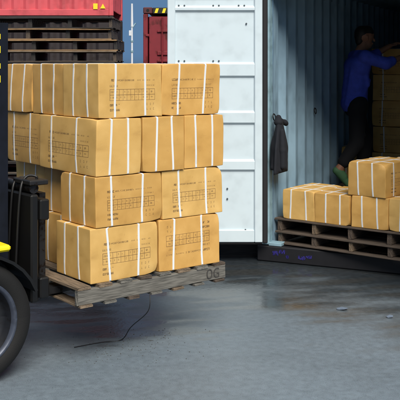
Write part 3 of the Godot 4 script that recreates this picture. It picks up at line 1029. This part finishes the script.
func build_person():
	# local axes: x the way the person faces, y up, z the right hand side
	var at := in_box(0.275, 0.4465, 2.0)
	var o := thing("person", at, 12.0)
	tag(o, "person in blue shirt and black trousers reaching up to cartons inside the container", "person")
	var V := func(x, y, z): return Vector3(x, y, z)
	# joints
	var hipR := Vector3(-0.03, 0.88, 0.09); var hipL := Vector3(0.0, 0.88, -0.09)
	var kneeR := Vector3(-0.05, 0.47, 0.10); var ankR := Vector3(-0.25, 0.20, 0.10); var toeR := Vector3(-0.15, 0.045, 0.11)
	var kneeL := Vector3(0.13, 0.48, -0.10); var ankL := Vector3(0.09, 0.085, -0.10); var toeL := Vector3(0.25, 0.035, -0.11)
	var chest := Vector3(0.0, 1.28, 0.0); var waist := Vector3(-0.03, 1.02, 0.0); var neck := Vector3(0.04, 1.46, 0.0); var head := Vector3(0.085, 1.61, 0.0)
	var shR := Vector3(0.02, 1.40, 0.175); var elR := Vector3(0.24, 1.33, 0.21); var wrR := Vector3(0.45, 1.40, 0.15)
	var shL := Vector3(0.04, 1.40, -0.175); var elL := Vector3(0.25, 1.40, -0.22); var wrL := Vector3(0.44, 1.52, -0.17)
	var body := [
		[hipR, kneeR, 0.078, 0.055], [kneeR, ankR, 0.056, 0.038], [ankR, toeR, 0.036, 0.03],
		[hipL, kneeL, 0.078, 0.055], [kneeL, ankL, 0.056, 0.038], [ankL, toeL, 0.036, 0.03],
		[hipR, hipL, 0.095, 0.095], [Vector3(-0.03, 0.92, 0), waist, 0.125, 0.115], [waist, chest, 0.115, 0.125],
		[chest + Vector3(0, 0.02, 0.07), chest + Vector3(0, 0.02, -0.07), 0.105, 0.105], [shR, shL, 0.06, 0.06], [chest, neck, 0.07, 0.056], [neck, Vector3(0.07, 1.56, 0), 0.054, 0.052],
		[shR, elR, 0.053, 0.041], [elR, wrR, 0.042, 0.029], [shL, elL, 0.053, 0.041], [elL, wrL, 0.042, 0.029]]
	var st := SurfaceTool.new()
	st.begin(Mesh.PRIMITIVE_TRIANGLES)
	st.set_smooth_group(0)
	sdf_into(st, body, 0.014, 0.03)
	# head: skull, face, jaw, nose, brow, lips, ears
	var hd := [[head + Vector3(-0.02, 0.03, 0), head + Vector3(0.02, 0.02, 0), 0.082, 0.078], [head + Vector3(0.02, -0.03, 0), head + Vector3(0.045, -0.075, 0), 0.062, 0.04],
		[head + Vector3(0.02, -0.08, 0), Vector3(0.062, 1.50, 0), 0.045, 0.052],
		[head + Vector3(0.088, 0.012, 0), head + Vector3(0.112, -0.03, 0), 0.009, 0.014], [head + Vector3(0.082, 0.035, 0.035), head + Vector3(0.082, 0.035, -0.035), 0.012, 0.012],
		[head + Vector3(0.084, -0.062, 0.018), head + Vector3(0.084, -0.062, -0.018), 0.009, 0.009],
		[head + Vector3(-0.005, 0.015, 0.082), head + Vector3(0.0, -0.03, 0.078), 0.012, 0.008], [head + Vector3(-0.005, 0.015, -0.082), head + Vector3(0.0, -0.03, -0.078), 0.012, 0.008]]
	sdf_into(st, hd, 0.007, 0.014)
	# hands: palm, four fingers of unequal length, thumb from the side of the palm
	for hnd in [[wrR, Vector3(0.86, 0.5, -0.1).normalized(), -1.0], [wrL, Vector3(0.88, 0.45, 0.12).normalized(), 1.0]]:
		var w: Vector3 = hnd[0]; var fd: Vector3 = hnd[1]
		var side := fd.cross(Vector3.UP).normalized()           # across the palm
		var nrm := side.cross(fd).normalized()                 # back of the hand
		var hb := [[w - fd * 0.03, w + fd * 0.02, 0.027, 0.024]]
		for i in 4:
			var off := side * (i - 1.5) * 0.0195
			var knuckle: Vector3 = w + fd * (0.088 - 0.004 * absf(i - 1.5)) + off
			hb.append([w + fd * 0.02 + off * 0.55, knuckle, 0.013, 0.0105])
			var ln: float = [0.058, 0.070, 0.074, 0.064][i]
			var mid := knuckle + (fd * 0.9 - nrm * 0.35).normalized() * ln * 0.5
			var tip := mid + (fd * 0.6 - nrm * 0.75).normalized() * ln * 0.5
			hb.append([knuckle, mid, 0.0092, 0.0085]); hb.append([mid, tip, 0.0085, 0.0072])
		var tb: Vector3 = w + fd * 0.03 + side * hnd[2] * 0.026
		var tm: Vector3 = tb + (fd * 0.55 + side * hnd[2] * 0.8 - nrm * 0.2).normalized() * 0.036
		hb.append([tb - side * hnd[2] * 0.012, tb, 0.014, 0.0125]); hb.append([tb, tm, 0.012, 0.0095]); hb.append([tm, tm + (fd * 0.9 + side * hnd[2] * 0.2 - nrm * 0.3).normalized() * 0.03, 0.0095, 0.008])
		sdf_into(st, hb, 0.005, 0.006)
	st.generate_normals()
	part("body", st.commit(), M.skin, o)
	for s in [-1.0, 1.0]:
		part("eye", tube_mesh([head + Vector3(0.076, 0.012, s * 0.031), head + Vector3(0.083, 0.012, s * 0.031), head + Vector3(0.086, 0.012, s * 0.031)], [0.011, 0.009, 0.003], 8), M.hair, o)
	part("hair", sdf_mesh([[head + Vector3(-0.03, 0.05, 0), head + Vector3(0.025, 0.06, 0), 0.083, 0.074], [head + Vector3(-0.055, 0.0, 0.0), head + Vector3(-0.06, -0.04, 0), 0.06, 0.045]], 0.009, 0.02), M.hair, o)
	# shirt: loose over the waist, hem flared, elbow sleeves, with folds from small ridges
	var sh := [[Vector3(-0.035, 0.90, 0.05), Vector3(-0.035, 0.90, -0.05), 0.128, 0.128], [Vector3(-0.035, 0.91, 0), waist, 0.14, 0.135], [waist, chest, 0.135, 0.14], [chest + Vector3(0.0, 0.02, 0.075), chest + Vector3(0, 0.02, -0.075), 0.118, 0.118],
		[shR, shL, 0.072, 0.072], [chest, Vector3(0.035, 1.44, 0), 0.085, 0.066], [shR, elR, 0.07, 0.062], [elR, elR.lerp(wrR, 0.35), 0.062, 0.055], [shL, elL, 0.07, 0.062], [elL, elL.lerp(wrL, 0.35), 0.062, 0.055],
		[Vector3(0.09, 1.30, 0.10), Vector3(-0.10, 0.95, 0.10), 0.022, 0.03], [Vector3(0.10, 1.15, 0.09), Vector3(-0.05, 0.86, 0.11), 0.02, 0.028], [Vector3(-0.1, 1.25, 0.1), Vector3(-0.14, 0.9, 0.07), 0.025, 0.03], [Vector3(0.02, 1.34, 0.16), Vector3(0.08, 1.1, 0.11), 0.02, 0.02]]
	part("shirt", sdf_mesh(sh, 0.012, 0.022), M.shirt_blue, o)
	var tr := [[Vector3(-0.03, 0.93, 0), Vector3(-0.03, 0.86, 0), 0.13, 0.12], [hipR, hipL, 0.115, 0.115], [hipR, kneeR, 0.1, 0.078], [kneeR, ankR.lerp(kneeR, 0.28), 0.078, 0.066], [hipL, kneeL, 0.1, 0.078], [kneeL, ankL.lerp(kneeL, 0.06), 0.078, 0.066],
		[Vector3(-0.11, 0.84, 0.1), Vector3(-0.10, 0.66, 0.12), 0.03, 0.02], [Vector3(0.02, 0.56, 0.14), Vector3(-0.1, 0.47, 0.13), 0.018, 0.018]]
	part("trousers", sdf_mesh(tr, 0.013, 0.025), M.trouser_black, o)
	for s in [[ankR, toeR], [ankL, toeL]]:
		var heel: Vector3 = s[0] + (s[0] - s[1]).normalized() * 0.03 + Vector3(-0.01, -0.04, 0)
		part("shoe", sdf_mesh([[heel, s[1], 0.042, 0.038], [s[0] + Vector3(0, -0.02, 0), s[0].lerp(s[1], 0.5), 0.046, 0.044], [s[1], s[1] + Vector3(0.03, -0.002, 0), 0.036, 0.03]], 0.008, 0.012), M.shoe_green, o)

# ------------------------------------------------------------------ forklift
func build_forklift():
	# local x points towards the forks, -z to the far side; origin under the carriage face
	var o := thing("forklift", Vector3(-1.131, 0, -5.473), LOAD_TURN)
	tag(o, "black forklift with steel wheels carrying the pallet of strapped cartons", "forklift")
	var wz := 0.52          # near wheel outer face
	var wx := -0.50
	# front wheels
	for s in [1.0, -1.0]:
		var tyre := begin(true)
		# three grooves run round the tread
		lathe_z(tyre, [Vector2(0.228, 0.075), Vector2(0.24, 0.095), Vector2(0.285, 0.105), Vector2(0.315, 0.095), Vector2(0.33, 0.075), Vector2(0.337, 0.05), Vector2(0.328, 0.046), Vector2(0.328, 0.036), Vector2(0.338, 0.032), Vector2(0.338, 0.008), Vector2(0.328, 0.005), Vector2(0.328, -0.005), Vector2(0.338, -0.008), Vector2(0.338, -0.032), Vector2(0.328, -0.036), Vector2(0.328, -0.046), Vector2(0.337, -0.05), Vector2(0.33, -0.075), Vector2(0.315, -0.095), Vector2(0.22, -0.095), Vector2(0.205, -0.075)], 56)
		var wheel := part("wheel", done(tyre), M.tyre, o, Vector3(wx, 0.342, s * (wz - 0.105)))
		var rim := begin(true)
		lathe_z(rim, [Vector2(0.0, 0.045), Vector2(0.05, 0.045), Vector2(0.055, 0.035), Vector2(0.075, 0.03), Vector2(0.08, 0.005), Vector2(0.17, -0.005), Vector2(0.204, 0.02), Vector2(0.214, 0.07), Vector2(0.218, 0.074)], 48)
		var rm := part("rim", done(rim), M.rim, wheel)
		var lip := begin(true)
		lathe_z(lip, [Vector2(0.214, 0.07), Vector2(0.222, 0.092), Vector2(0.236, 0.098), Vector2(0.243, 0.092), Vector2(0.23, 0.06), Vector2(0.22, -0.07)], 48)
		var lp := part("rim_lip", done(lip), M.rim_lip, wheel)
		if s < 0: lp.rotation.y = PI
		if s < 0: rm.rotation.y = PI
		for k in 8:
			var a := TAU * k / 8
			part("wheel_nut", tube_mesh([Vector3(cos(a) * 0.115, sin(a) * 0.115, -0.004), Vector3(cos(a) * 0.115, sin(a) * 0.115, 0.018)], 0.011, 6), M.worn_steel, wheel)
	for s in [1.0, -1.0]:
		var rear := begin(true)
		lathe_z(rear, [Vector2(0.0, 0.04), Vector2(0.13, 0.04), Vector2(0.15, 0.08), Vector2(0.22, 0.08), Vector2(0.24, 0.05), Vector2(0.24, -0.05), Vector2(0.22, -0.08), Vector2(0.0, -0.08)], 40)
		part("wheel", done(rear), M.tyre, o, Vector3(wx - 1.55, 0.244, s * (wz - 0.13)))
	# chassis, fenders, counterweight, seat deck
	var ch := begin()
	prism(ch, [Vector2(-0.36, 0.22), Vector2(-0.36, 0.62), Vector2(-0.95, 0.66), Vector2(-1.0, 0.95), Vector2(-2.0, 1.0), Vector2(-2.45, 0.9), Vector2(-2.5, 0.25), Vector2(-2.4, 0.2)], -wz + 0.23, wz - 0.23)
	part("chassis", done(ch), M.black_paint, o)
	for s in [1.0, -1.0]:
		var fd := begin()
		var arc := []
		for k in 13:
			var a := lerpf(0.12 * PI, 0.9 * PI, k / 12.0)
			arc.append(Vector2(wx + cos(a) * 0.385, 0.342 + sin(a) * 0.385))
		for k in 13:
			var a := lerpf(0.9 * PI, 0.12 * PI, k / 12.0)
			arc.append(Vector2(wx + cos(a) * 0.368, 0.342 + sin(a) * 0.368))
		prism(fd, arc, -0.12, 0.12)
		var fender := part("fender", done(fd), M.black_paint, o, Vector3(0, 0, s * (wz - 0.11)))
		var ye := begin()
		add_box(ye, Vector3(wx + 0.015, 0.738, 0), Vector3(0.38, 0.036, 0.2), 0.012)
		part("edge_strip", done(ye), M.safety_yellow, fender)
		var tc := begin(true)
		add_tube(tc, [Vector3(-0.85, 0.80, s * 0.31), Vector3(-0.52, 0.97, s * 0.31)], 0.04, 14)
		var cyl := part("tilt_cylinder", done(tc), M.black_paint, o)
		part("piston_rod", tube_mesh([Vector3(-0.52, 0.97, s * 0.31), Vector3(-0.36, 1.05, s * 0.29)], 0.02, 10), M.chrome, cyl)
	var dash := begin()
	add_box(dash, Vector3(-0.62, 0.96, 0.0), Vector3(0.30, 0.5, 0.62), 0.05)
	part("dashboard", done(dash), M.black_paint, o)
	var seat := sdf_mesh([[Vector3(-1.35, 1.02, -0.16), Vector3(-1.35, 1.02, 0.16), 0.1, 0.1], [Vector3(-1.58, 1.1, -0.1), Vector3(-1.65, 1.5, -0.1), 0.09, 0.07], [Vector3(-1.58, 1.1, 0.1), Vector3(-1.65, 1.5, 0.1), 0.09, 0.07]], 0.03, 0.06)
	part("seat", seat, M.rubber, o)
	for s in [1.0, -1.0]:
		part("guard_post", tube_mesh([Vector3(-0.66, 0.72, s * 0.40), Vector3(-0.85, 2.1, s * 0.40), Vector3(-1.95, 2.12, s * 0.40), Vector3(-2.25, 0.96, s * 0.40)], 0.03, 8), M.black_paint, o)
	for k in 5:
		part("guard_bar", tube_mesh([Vector3(-0.95 - k * 0.24, 2.115, -0.40), Vector3(-0.95 - k * 0.24, 2.115, 0.40)], 0.016, 6), M.black_paint, o)
	# mast: two nested channels on each side, cross heads, lift cylinders, chains
	var mx := -0.285
	for s in [1.0, -1.0]:
		var out_c := begin()
		prism(out_c, [Vector2(-0.07, -0.04), Vector2(0.07, -0.04), Vector2(0.07, 0.04), Vector2(0.045, 0.04), Vector2(0.045, -0.012), Vector2(-0.045, -0.012), Vector2(-0.045, 0.04), Vector2(-0.07, 0.04)], 0.0, 1.86)
		var mr := part("mast_rail", done(out_c), M.navy_steel, o, Vector3(mx, 0.14, s * 0.26), Vector3(-PI / 2, 0, 0))
		if s > 0: mr.rotation = Vector3(-PI / 2, 0, 0)
		else: mr.rotation = Vector3(-PI / 2, PI, 0)
		var inn := begin()
		add_box(inn, Vector3(mx + 0.02, 1.06, s * 0.20), Vector3(0.11, 1.84, 0.035), 0.005)
		part("inner_rail", done(inn), M.navy_steel, o)
		part("lift_cylinder", tube_mesh([Vector3(mx - 0.09, 0.2, s * 0.17), Vector3(mx - 0.09, 1.8, s * 0.17)], 0.035, 14), M.black_paint, o)
		for k in 4:
			var lb := begin()
			add_box(lb, Vector3(0.0, 1.92 - k * 0.075 - (0.02 if k > 1 else 0.0), 0), Vector3(0.022, 0.03 + 0.01 * (k % 2), 0.003))
			part("label_mark", done(lb), M.yellow_print, o, Vector3(mx + 0.01, 0, s * 0.304))
	for yy in [0.3, 1.1, 1.97]:
		part("cross_member", box_mesh(Vector3(0.05, 0.1, 0.46), 0.006), M.navy_steel, o, Vector3(mx - 0.10 if yy < 1.9 else mx, yy, 0))
	for s in [-0.07, 0.07]:
		part("lift_chain", box_mesh(Vector3(0.012, 1.2, 0.028), 0.002), M.worn_steel, o, Vector3(mx + 0.09, 1.3, s))
	# carriage with side-shifter
	var cz0 := 0.46; var cz1 := -0.46
	var cmid := (cz0 + cz1) / 2
	for yy in [0.47, 0.92]:
		part("carriage_bar", box_mesh(Vector3(0.06, 0.12, cz0 - cz1), 0.008), M.black_paint, o, Vector3(-0.06, yy, cmid))
	part("carriage_plate", box_mesh(Vector3(0.05, 0.62, cz0 - cz1 - 0.03), 0.01), M.black_paint, o, Vector3(-0.116, 0.70, cmid))
	for k in 6:
		part("bolt", tube_mesh([Vector3(-0.092, 0.50 + 0.36 * (k % 2), lerpf(cz0 - 0.08, cz1 + 0.08, (k / 2) / 2.0)), Vector3(-0.078, 0.50 + 0.36 * (k % 2), lerpf(cz0 - 0.08, cz1 + 0.08, (k / 2) / 2.0))], 0.016, 6), M.worn_steel, o)
	part("carriage_frame", box_mesh(Vector3(0.10, 0.56, 0.30), 0.02), M.black_paint, o, Vector3(-0.19, 0.74, 0.0))
	part("side_shift_cylinder", tube_mesh([Vector3(-0.10, 1.04, cz0 - 0.06), Vector3(-0.10, 1.04, cz1 + 0.1)], 0.03, 12), M.worn_steel, o)
	part("bracket", box_mesh(Vector3(0.12, 0.03, 0.22), 0.006), M.worn_steel, o, Vector3(-0.08, 1.075, cz0 - 0.14))
	for k in 2:
		var zz := cz0 - 0.12 - k * 0.1
		part("hose", tube_mesh(curve_points([Vector3(-0.08, 1.06, zz), Vector3(-0.06, 1.10 - 0.02 * k, zz + 0.02), Vector3(-0.11, 1.10 - 0.02 * k, zz - 0.02), Vector3(-0.16, 1.0, zz), Vector3(-0.17, 0.6, zz - 0.03)], 6), 0.008, 8), M.hose, o)
	# forks run into the pallet openings
	for zz in [-0.28, 0.28]:
		var fk := begin()
		prism(fk, [Vector2(-0.028, 1.0), Vector2(0.012, 1.0), Vector2(0.012, 0.432), Vector2(1.0, 0.424), Vector2(1.0, 0.412), Vector2(0.1, 0.39), Vector2(-0.028, 0.39)], -0.05, 0.05)
		part("fork", done(fk), M.worn_steel, o, Vector3(0, 0, zz))

# ------------------------------------------------------------------ background
func far_container(called: String, label: String, at: Vector3, turn: float, size: Vector3, m: Material) -> Node3D:
	# origin at the middle of the base of the front face; x across, -z deep
	var o := thing(called, at, turn)
	tag(o, label, "container")
	var p := 0.1
	part("side_wall", corrugated(size.x - 2 * p, size.y - 0.3, 0.278, 0.036), m, o, Vector3(-size.x / 2 + p, 0.15, -0.02))
	part("side_wall", corrugated(size.x - 2 * p, size.y - 0.3, 0.278, 0.036), m, o, Vector3(size.x / 2 - p, 0.15, -size.z + 0.02), Vector3(0, PI, 0))
	for s in [-1.0, 1.0]:
		part("end_wall", corrugated(size.z - 2 * p, size.y - 0.3, 0.278, 0.036), m, o, Vector3(s * (size.x / 2 - 0.03), 0.15, -p if s > 0 else -size.z + p), Vector3(0, PI / 2 * s, 0))
		for z in [-0.05, -size.z + 0.05]:
			part("corner_post", box_mesh(Vector3(0.1, size.y, 0.1), 0.01), m, o, Vector3(s * (size.x / 2 - 0.05), size.y / 2, z))
	for y in [0.075, size.y - 0.075]:
		for z in [-0.05, -size.z + 0.05]:
			part("rail", box_mesh(Vector3(size.x - 0.2, 0.148, 0.08), 0.01), m, o, Vector3(0, y, z))
	part("roof", box_mesh(Vector3(size.x - 0.2, 0.03, size.z - 0.2)), m, o, Vector3(0, size.y - 0.06, -size.z / 2))
	return o

func build_background():
	# red container standing on a dark one
	var lower := far_container("stacked_container", "dark container under the red container, behind the pallet stack", Vector3(-5.02, 0, -20.2), 0, Vector3(6.06, 2.9, 2.44), M.dark_red_paint)
	lower.set_meta("group", "containers stacked behind the pallets")
	var red := far_container("stacked_container", "faded red container raised on another container above the pallet stack", Vector3(-5.02, 2.905, -20.2), 0, Vector3(6.06, 2.59, 2.44), M.red_paint)
	red.set_meta("group", "containers stacked behind the pallets")
	var st := begin()
	add_box(st, Vector3(-2.40 + 5.02, 0.215, 0.005), Vector3(0.10, 0.13, 0.006))
	part("sticker", done(st), M.yellow_print, red)
	var tr := begin()
	prism(tr, [Vector2(2.73, 0.165), Vector2(2.85, 0.165), Vector2(2.79, 0.275)], 0.0, 0.006)
	part("sticker", done(tr), M.yellow_print, red)
	# maroon container, end towards the camera
	var mr := thing("maroon_container", Vector3(0.11, 0, -17.2), 0)
	tag(mr, "maroon container with hazard striped header behind the open white door", "container")
	var W := 2.44; var H := 2.9
	for s in [-1.0, 1.0]:
		var po := part("corner_post", box_mesh(Vector3(0.09, H - 0.26, 0.12), 0.01), M.maroon_paint, mr, Vector3(s * (W / 2 - 0.045), H / 2, -0.06))
		part("hinge", box_mesh(Vector3(0.07, 0.05, 0.03), 0.008), M.maroon_paint, po, Vector3(s * -0.04, 0.9, 0.07))
		for y in [0.065, H - 0.065]:
			var cc := part("corner_casting", box_mesh(Vector3(0.18, 0.125, 0.17), 0.014), M.maroon_dark, mr, Vector3(s * (W / 2 - 0.09), y, -0.07))
			part("slot", tube_mesh([Vector3(0, 0, 0.0862), Vector3(0, 0, 0.0885)], 0.03, 12), M.hole_dark, cc)
		part("side_wall", corrugated(5.8, H - 0.3, 0.278, 0.036), M.maroon_paint, mr, Vector3(s * (W / 2 - 0.03), 0.15, -0.14 if s > 0 else -5.94), Vector3(0, PI / 2 * s, 0))
		var lf := begin()
		add_box(lf, Vector3(s * 0.56, H / 2 - 0.02, -0.07), Vector3(1.1, H - 0.32, 0.05), 0.008)
		var leaf := part("door", done(lf), M.maroon_paint, mr)
		for k in 4:
			var pn := begin()
			var y1 := H - 0.50 - k * 0.58
			# raised frame round a sunk panel
			add_box(pn, Vector3(s * 0.56, y1 + 0.03, -0.03), Vector3(0.78, 0.05, 0.03), 0.01)
			add_box(pn, Vector3(s * 0.56, y1 - 0.40, -0.03), Vector3(0.78, 0.09, 0.03), 0.014)
			part("rib", done(pn), M.maroon_paint, leaf)
		for x in [0.2, 0.85]:
			part("locking_bar", tube_mesh([Vector3(s * x, 0.2, -0.01), Vector3(s * x, H - 0.2, -0.01)], 0.017, 8), M.maroon_paint, leaf)
	var hdr := part("header", box_mesh(Vector3(W - 0.37, 0.12, 0.10), 0.008), M.stripe_black, mr, Vector3(0, H - 0.068, -0.06))
	for k in 14:
		var sp := begin()
		var x := -W / 2 + 0.22 + k * 0.145
		prism(sp, [Vector2(x, -0.045), Vector2(x + 0.055, -0.045), Vector2(x + 0.085, 0.045), Vector2(x + 0.03, 0.045)], 0.05, 0.053)
		part("stripe", done(sp), M.yellow_print, hdr)
	part("sill", box_mesh(Vector3(W - 0.37, 0.12, 0.10), 0.008), M.maroon_paint, mr, Vector3(0, 0.062, -0.06))
	part("roof", box_mesh(Vector3(W - 0.1, 0.03, 5.85)), M.maroon_paint, mr, Vector3(0, H - 0.05, -3.07))
	part("end_wall", corrugated(W - 0.1, H - 0.2, 0.25, 0.036), M.maroon_paint, mr, Vector3(-W / 2 + 0.05, 0.1, -5.97))
	# whip mast far off
	var s := thing("antenna_mast", Vector3(-68.0 / F * 55.0, 0, -55.0))
	tag(s, "slim white mast with small arm standing beyond the containers", "mast")
	part("pole", tube_mesh([Vector3(0, 0, 0), Vector3(0, 3.3, 0), Vector3(0, 4.2, 0)], [0.07, 0.06, 0.055], 10), M.mast_white, s)
	part("pole", tube_mesh([Vector3(0, 4.2, 0), Vector3(0, 5.65, 0)], [0.085, 0.06], 10), M.mast_white, s)
	part("arm", tube_mesh([Vector3(0, 4.1, 0), Vector3(0.2, 4.38, 0), Vector3(0.24, 4.42, 0)], 0.045, 8), M.rail_paint, s)
	part("junction_box", box_mesh(Vector3(0.14, 0.34, 0.12), 0.02), M.mast_white, s, Vector3(-0.12, 3.8, 0.04))
	part("clamp", tube_mesh([Vector3(0, 2.6, 0), Vector3(0, 2.72, 0)], 0.1, 10), M.rail_paint, s)
	part("clamp", tube_mesh([Vector3(0, 3.25, 0), Vector3(0, 3.35, 0)], 0.1, 10), M.rail_paint, s)
	# tall stack of dark pallets
	rng.seed = 5
	var n := 15
	var h := 0.1645
	var kinds := []
	for i in n:
		var fromtop := n - 1 - i
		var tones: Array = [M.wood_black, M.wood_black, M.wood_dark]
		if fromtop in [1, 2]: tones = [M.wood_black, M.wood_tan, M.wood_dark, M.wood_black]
		var shift: float = [0.0, -0.02, 0.075, 0.05, 0.02][mini(fromtop, 4)] + rng.randf_range(-0.012, 0.012)
		var p := small_pallet(Vector3(-3.15 + shift, i * h + 0.001, -12.95), rng.randf_range(-0.7, 0.7), 1.87, 1.2, h - 0.001, tones, true, 40 + i, 0.61, 0.055)
		p.name = p.name
		var words := ["topmost", "second from top", "third from top", "fourth from top", "fifth from top"]
		var l: String = ("old blackened pallet, %s in the stack before the red container" % words[fromtop]) if fromtop < 5 else "old blackened pallet low in the stack before the red container"
		tag(p, l, "pallet", "pallets in the tall stack")
		if fromtop in [0, 1, 2, 3]:
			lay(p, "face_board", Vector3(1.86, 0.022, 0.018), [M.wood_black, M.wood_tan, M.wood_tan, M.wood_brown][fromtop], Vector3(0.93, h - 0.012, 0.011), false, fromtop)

func build_litter():
	# grit and splinters dropped below the pallet
	var r := RandomNumberGenerator.new()
	r.seed = 12
	var st := begin()
	for i in 260:
		var a := r.randfn(0.50, 0.24); var n := r.randfn(0.22, 0.20)
		var p := on_forks(a, 0.0, n)
		var s := r.randf_range(0.0008, 0.0028)
		add_box(st, p + Vector3(0, s * 0.45, 0), Vector3(s * r.randf_range(1, 3.5), s, s * r.randf_range(0.8, 1.6)), 0.0, Basis(Vector3.UP, r.randf() * TAU))
	tag(single("grit", done(st), M.grit), "grit and wood splinters scattered on the ground under the forklift pallet", "debris", "", "stuff")
	for k in [[1.02, 6.32, 0.05, "crumpled pale paper scrap on wet ground before the container mouth"], [1.32, 6.12, 0.035, "small torn paper scrap on wet ground under the pallet end"]]:
		var pst := begin()
		var ring := []
		for i in 9:
			var a := TAU * i / 9
			ring.append(Vector3(cos(a) * k[2] * r.randf_range(0.6, 1.0), r.randf_range(0.003, 0.014), sin(a) * k[2] * r.randf_range(0.4, 0.7)))
		for i in 9:
			face(pst, [Vector3(0, 0.02, 0), ring[i], ring[(i + 1) % 9]], Vector3(0, -1, 0))
			face(pst, [Vector3(0, 0.016, 0), ring[i] - Vector3(0, 0.003, 0), ring[(i + 1) % 9] - Vector3(0, 0.003, 0)], Vector3(0, 1, 0))
		tag(single("paper_scrap", done(pst), M.paper, Vector3(k[0], 0.001, -k[1])), k[3], "litter")

func _ready():
	setup_view()
	make_materials()
	build_ground()
	build_background()
	build_container()
	build_container_cargo()
	build_forks_cargo()
	build_forklift()
	jacket()
	build_person()
	build_litter()
